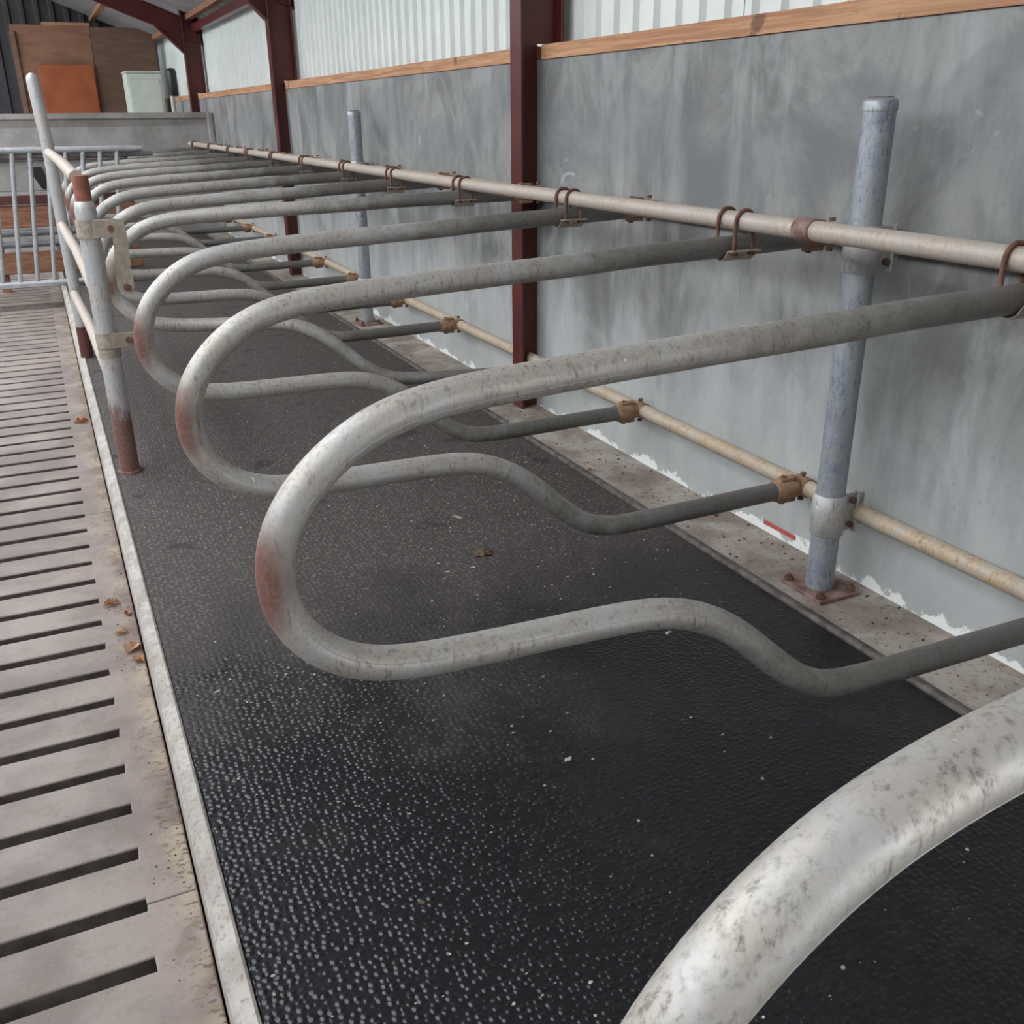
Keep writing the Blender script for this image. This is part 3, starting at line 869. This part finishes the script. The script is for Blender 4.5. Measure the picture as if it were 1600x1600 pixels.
def chips(name, region, count, smin, smax, mat, label, cat, z=0.0, seed=1, clusters=None):
    r = random.Random(seed); bm = B()
    for _ in range(count):
        if clusters and r.random() < .6:
            cx, cy, cr = r.choice(clusters); x = r.gauss(cx, cr); y = r.gauss(cy, cr)
        else:
            x = r.uniform(region[0], region[1]); y = region[2] + (region[3] - region[2]) * r.random() ** 1.5
        if not (region[0] < x < region[1]): continue
        s = smin + (smax - smin) * r.random() ** 3
        k = r.randint(4, 6); a0 = r.random() * 6
        asp = r.uniform(.35, 1)
        top = [bm.verts.new((x + s * math.cos(a0 + 2 * PI * i / k) * r.uniform(.6, 1.1), y + asp * s * math.sin(a0 + 2 * PI * i / k) * r.uniform(.6, 1.1), z + s * r.uniform(.25, .5))) for i in range(k)]
        bot = [bm.verts.new((v.co.x * 1.0, v.co.y, z)) for v in top]
        bm.faces.new(top)
        for i in range(k): bm.faces.new((top[i], bot[i], bot[(i + 1) % k], top[(i + 1) % k]))
    o = obj(name, bm, M[mat])
    o['kind'] = 'stuff'; o['label'] = label; o['category'] = cat
    return o
chips('bedding_crumbs', (.09, 1.32, .6, 5.0), 2100, .0005, .0038, 'chip', 'pale crumbs and flakes scattered over the black mat', 'crumbs', 0, 3,
      [(.95, 2.2, .16), (.7, 1.5, .2), (.3, 1.6, .12), (1.1, 1.9, .2), (.45, 2.6, .2), (1.2, 2.5, .12)])
chips('dirt_crumbs', (1.37, 1.58, .9, 6.0), 420, .001, .006, 'crumb', 'dark crumbs of dirt on the bare concrete strip by the wall', 'crumbs', 0, 5,
      [(1.48, 2.9, .07), (1.5, 2.4, .06), (1.45, 2.0, .07), (1.45, 1.7, .08)])
chips('kerb_dirt', (-.02, .037, .8, 5.0), 420, .0006, .0032, 'crumb', 'dark crumbs of dirt along the foot of the kerb', 'crumbs', ZS, 6,
      [(.02, 2.05, .04), (.01, 1.7, .06), (.025, 1.35, .05), (0, 2.3, .05)])
def flake(x, y, z, s, asp, rot, mat, name, label, cat, h=.25, group=None):
    bm = B(); k = 11
    pts = []
    for i in range(k):
        a = 2 * PI * i / k; q = R.uniform(.6, 1.1)
        u = s * math.cos(a) * q; v = s * asp * math.sin(a) * q
        pts.append((x + u * math.cos(rot) - v * math.sin(rot), y + u * math.sin(rot) + v * math.cos(rot)))
    top = [bm.verts.new((x + (a - x) * .7, y + (b - y) * .7, z + s * h * R.uniform(.7, 1.2))) for a, b in pts]
    bot = [bm.verts.new((a, b, z)) for a, b in pts]
    cv = bm.verts.new((x, y, z + s * h * 1.4))
    for i in range(k):
        bm.faces.new((top[i], bot[i], bot[(i + 1) % k], top[(i + 1) % k])); bm.faces.new((cv, top[i], top[(i + 1) % k]))
    bm.faces.new(bot[::-1])
    o = rebase(obj(name, bm, M[mat]), x, y, z)
    return tag(o, label, cat, group)
# ------------------------------------------------------------------ camera
cam = bpy.data.cameras.new('camera'); co = bpy.data.objects.new('camera', cam); C.objects.link(co)
rx = Vector((0.90388166, -0.42768837, -0.00897778)); dn = Vector((-0.17159595, -0.34326883, -0.92342912)); fw = Vector((0.3918581, 0.8362112, -0.38366399))
mt = Matrix((rx, -dn, -fw)).transposed().to_4x4()
mt.translation = Vector((0, 0, U))
co.matrix_world = mt
cam.sensor_width = 36; cam.lens = 36 * 1495.72 / 1600; cam.clip_start = .02; cam.clip_end = 300
scene.camera = co
def ground(px, py, z=0.0):
    """where the sight line through a pixel of the photograph meets a level surface (used to place litter)"""
    r = rx * (px - 800) + dn * (py - 800) + fw * 1495.72
    t = (z - 1.0) / r.z
    return r.x * t, r.y * t
x, y = ground(755, 866)
bm = B()
bmesh.ops.create_icosphere(bm, subdivisions=3, radius=1)
for v in bm.verts:
    q = 1 + .45 * mnoise.noise(v.co * 2.3) + .2 * mnoise.noise(v.co * 6)
    v.co = Vector((x + v.co.x * .022 * q, y + v.co.y * .017 * q, max(0, v.co.z) * .013 * q + .0002))
o = rebase(obj('dung_clump', bm, M['dung']), x, y, 0); tag(o, 'small brown dung clump on the mat under the large centre loop', 'dung')
for (px, py, s, asp, rot, lb) in ((715, 808, .017, .35, 2.2, 'white feathery flake on the mat just left above the dung clump'), (740, 886, .008, .6, 0, 'pale flake on the mat just below the dung clump'), (700, 893, .006, .8, 0, 'pinkish pale flake on the mat left below the dung clump'),
    (822, 722, .009, .7, 0, 'round white flake on the mat below the second loop low arm'), (888, 1186, .010, .5, .4, 'white speck on the bare mat below the large loop'), (1045, 988, .012, .5, .3, 'white flake right under the large loop low arm'),
    (340, 1080, .008, .6, .2, 'pale flake on the mat near the kerb, left of the large loop'), (685, 880, .005, .8, 0, 'tiny pale flake left of the dung clump on the mat')):
    x, y = ground(px, py)
    flake(x, y, 0, s, asp, rot, 'chip', 'pale_flake', lb, 'flake', .12, 'pale flakes on the mat')
x, y = ground(658, 1410)
flake(x, y, 0, .006, .8, 0, 'dung', 'brown_flake', 'small brown flake on the wet mat, bottom centre', 'flake', .2)
x, y = ground(240, 1128, ZS)
flake(x, y, ZS, .008, .7, 0, 'chip', 'pale_flake', 'white flake on the slatted floor at the foot of the kerb', 'flake', .25, 'pale flakes on the mat')
# red paint mark at the foot of the wall, left of the near post
bm = B(); box(bm, XW - .0022, XW - .0002, 1.66, 1.78, .018, .030, .0008)
o = rebase(obj('red_mark', bm, M['redpaint']), XW, 1.72, .02); tag(o, 'thin red paint mark low on the wall left of the near post', 'paint mark')

# ------------------------------------------------------------------ light: an overcast sky through the added roof gap and over the left wall
world = bpy.data.worlds.new('World'); scene.world = world; world.use_nodes = True
nt = world.node_tree; nt.nodes.clear()
wo = nt.nodes.new('ShaderNodeOutputWorld'); bg = nt.nodes.new('ShaderNodeBackground')
bg.inputs[0].default_value = (.90, .955, 1.0, 1); bg.inputs[1].default_value = 10.5
nt.links.new(bg.outputs[0], wo.inputs[0])
scene.view_settings.view_transform = 'Standard'; scene.view_settings.look = 'None'
scene.view_settings.exposure = -0.32; scene.view_settings.gamma = 1; scene.view_settings.use_curve_mapping = False
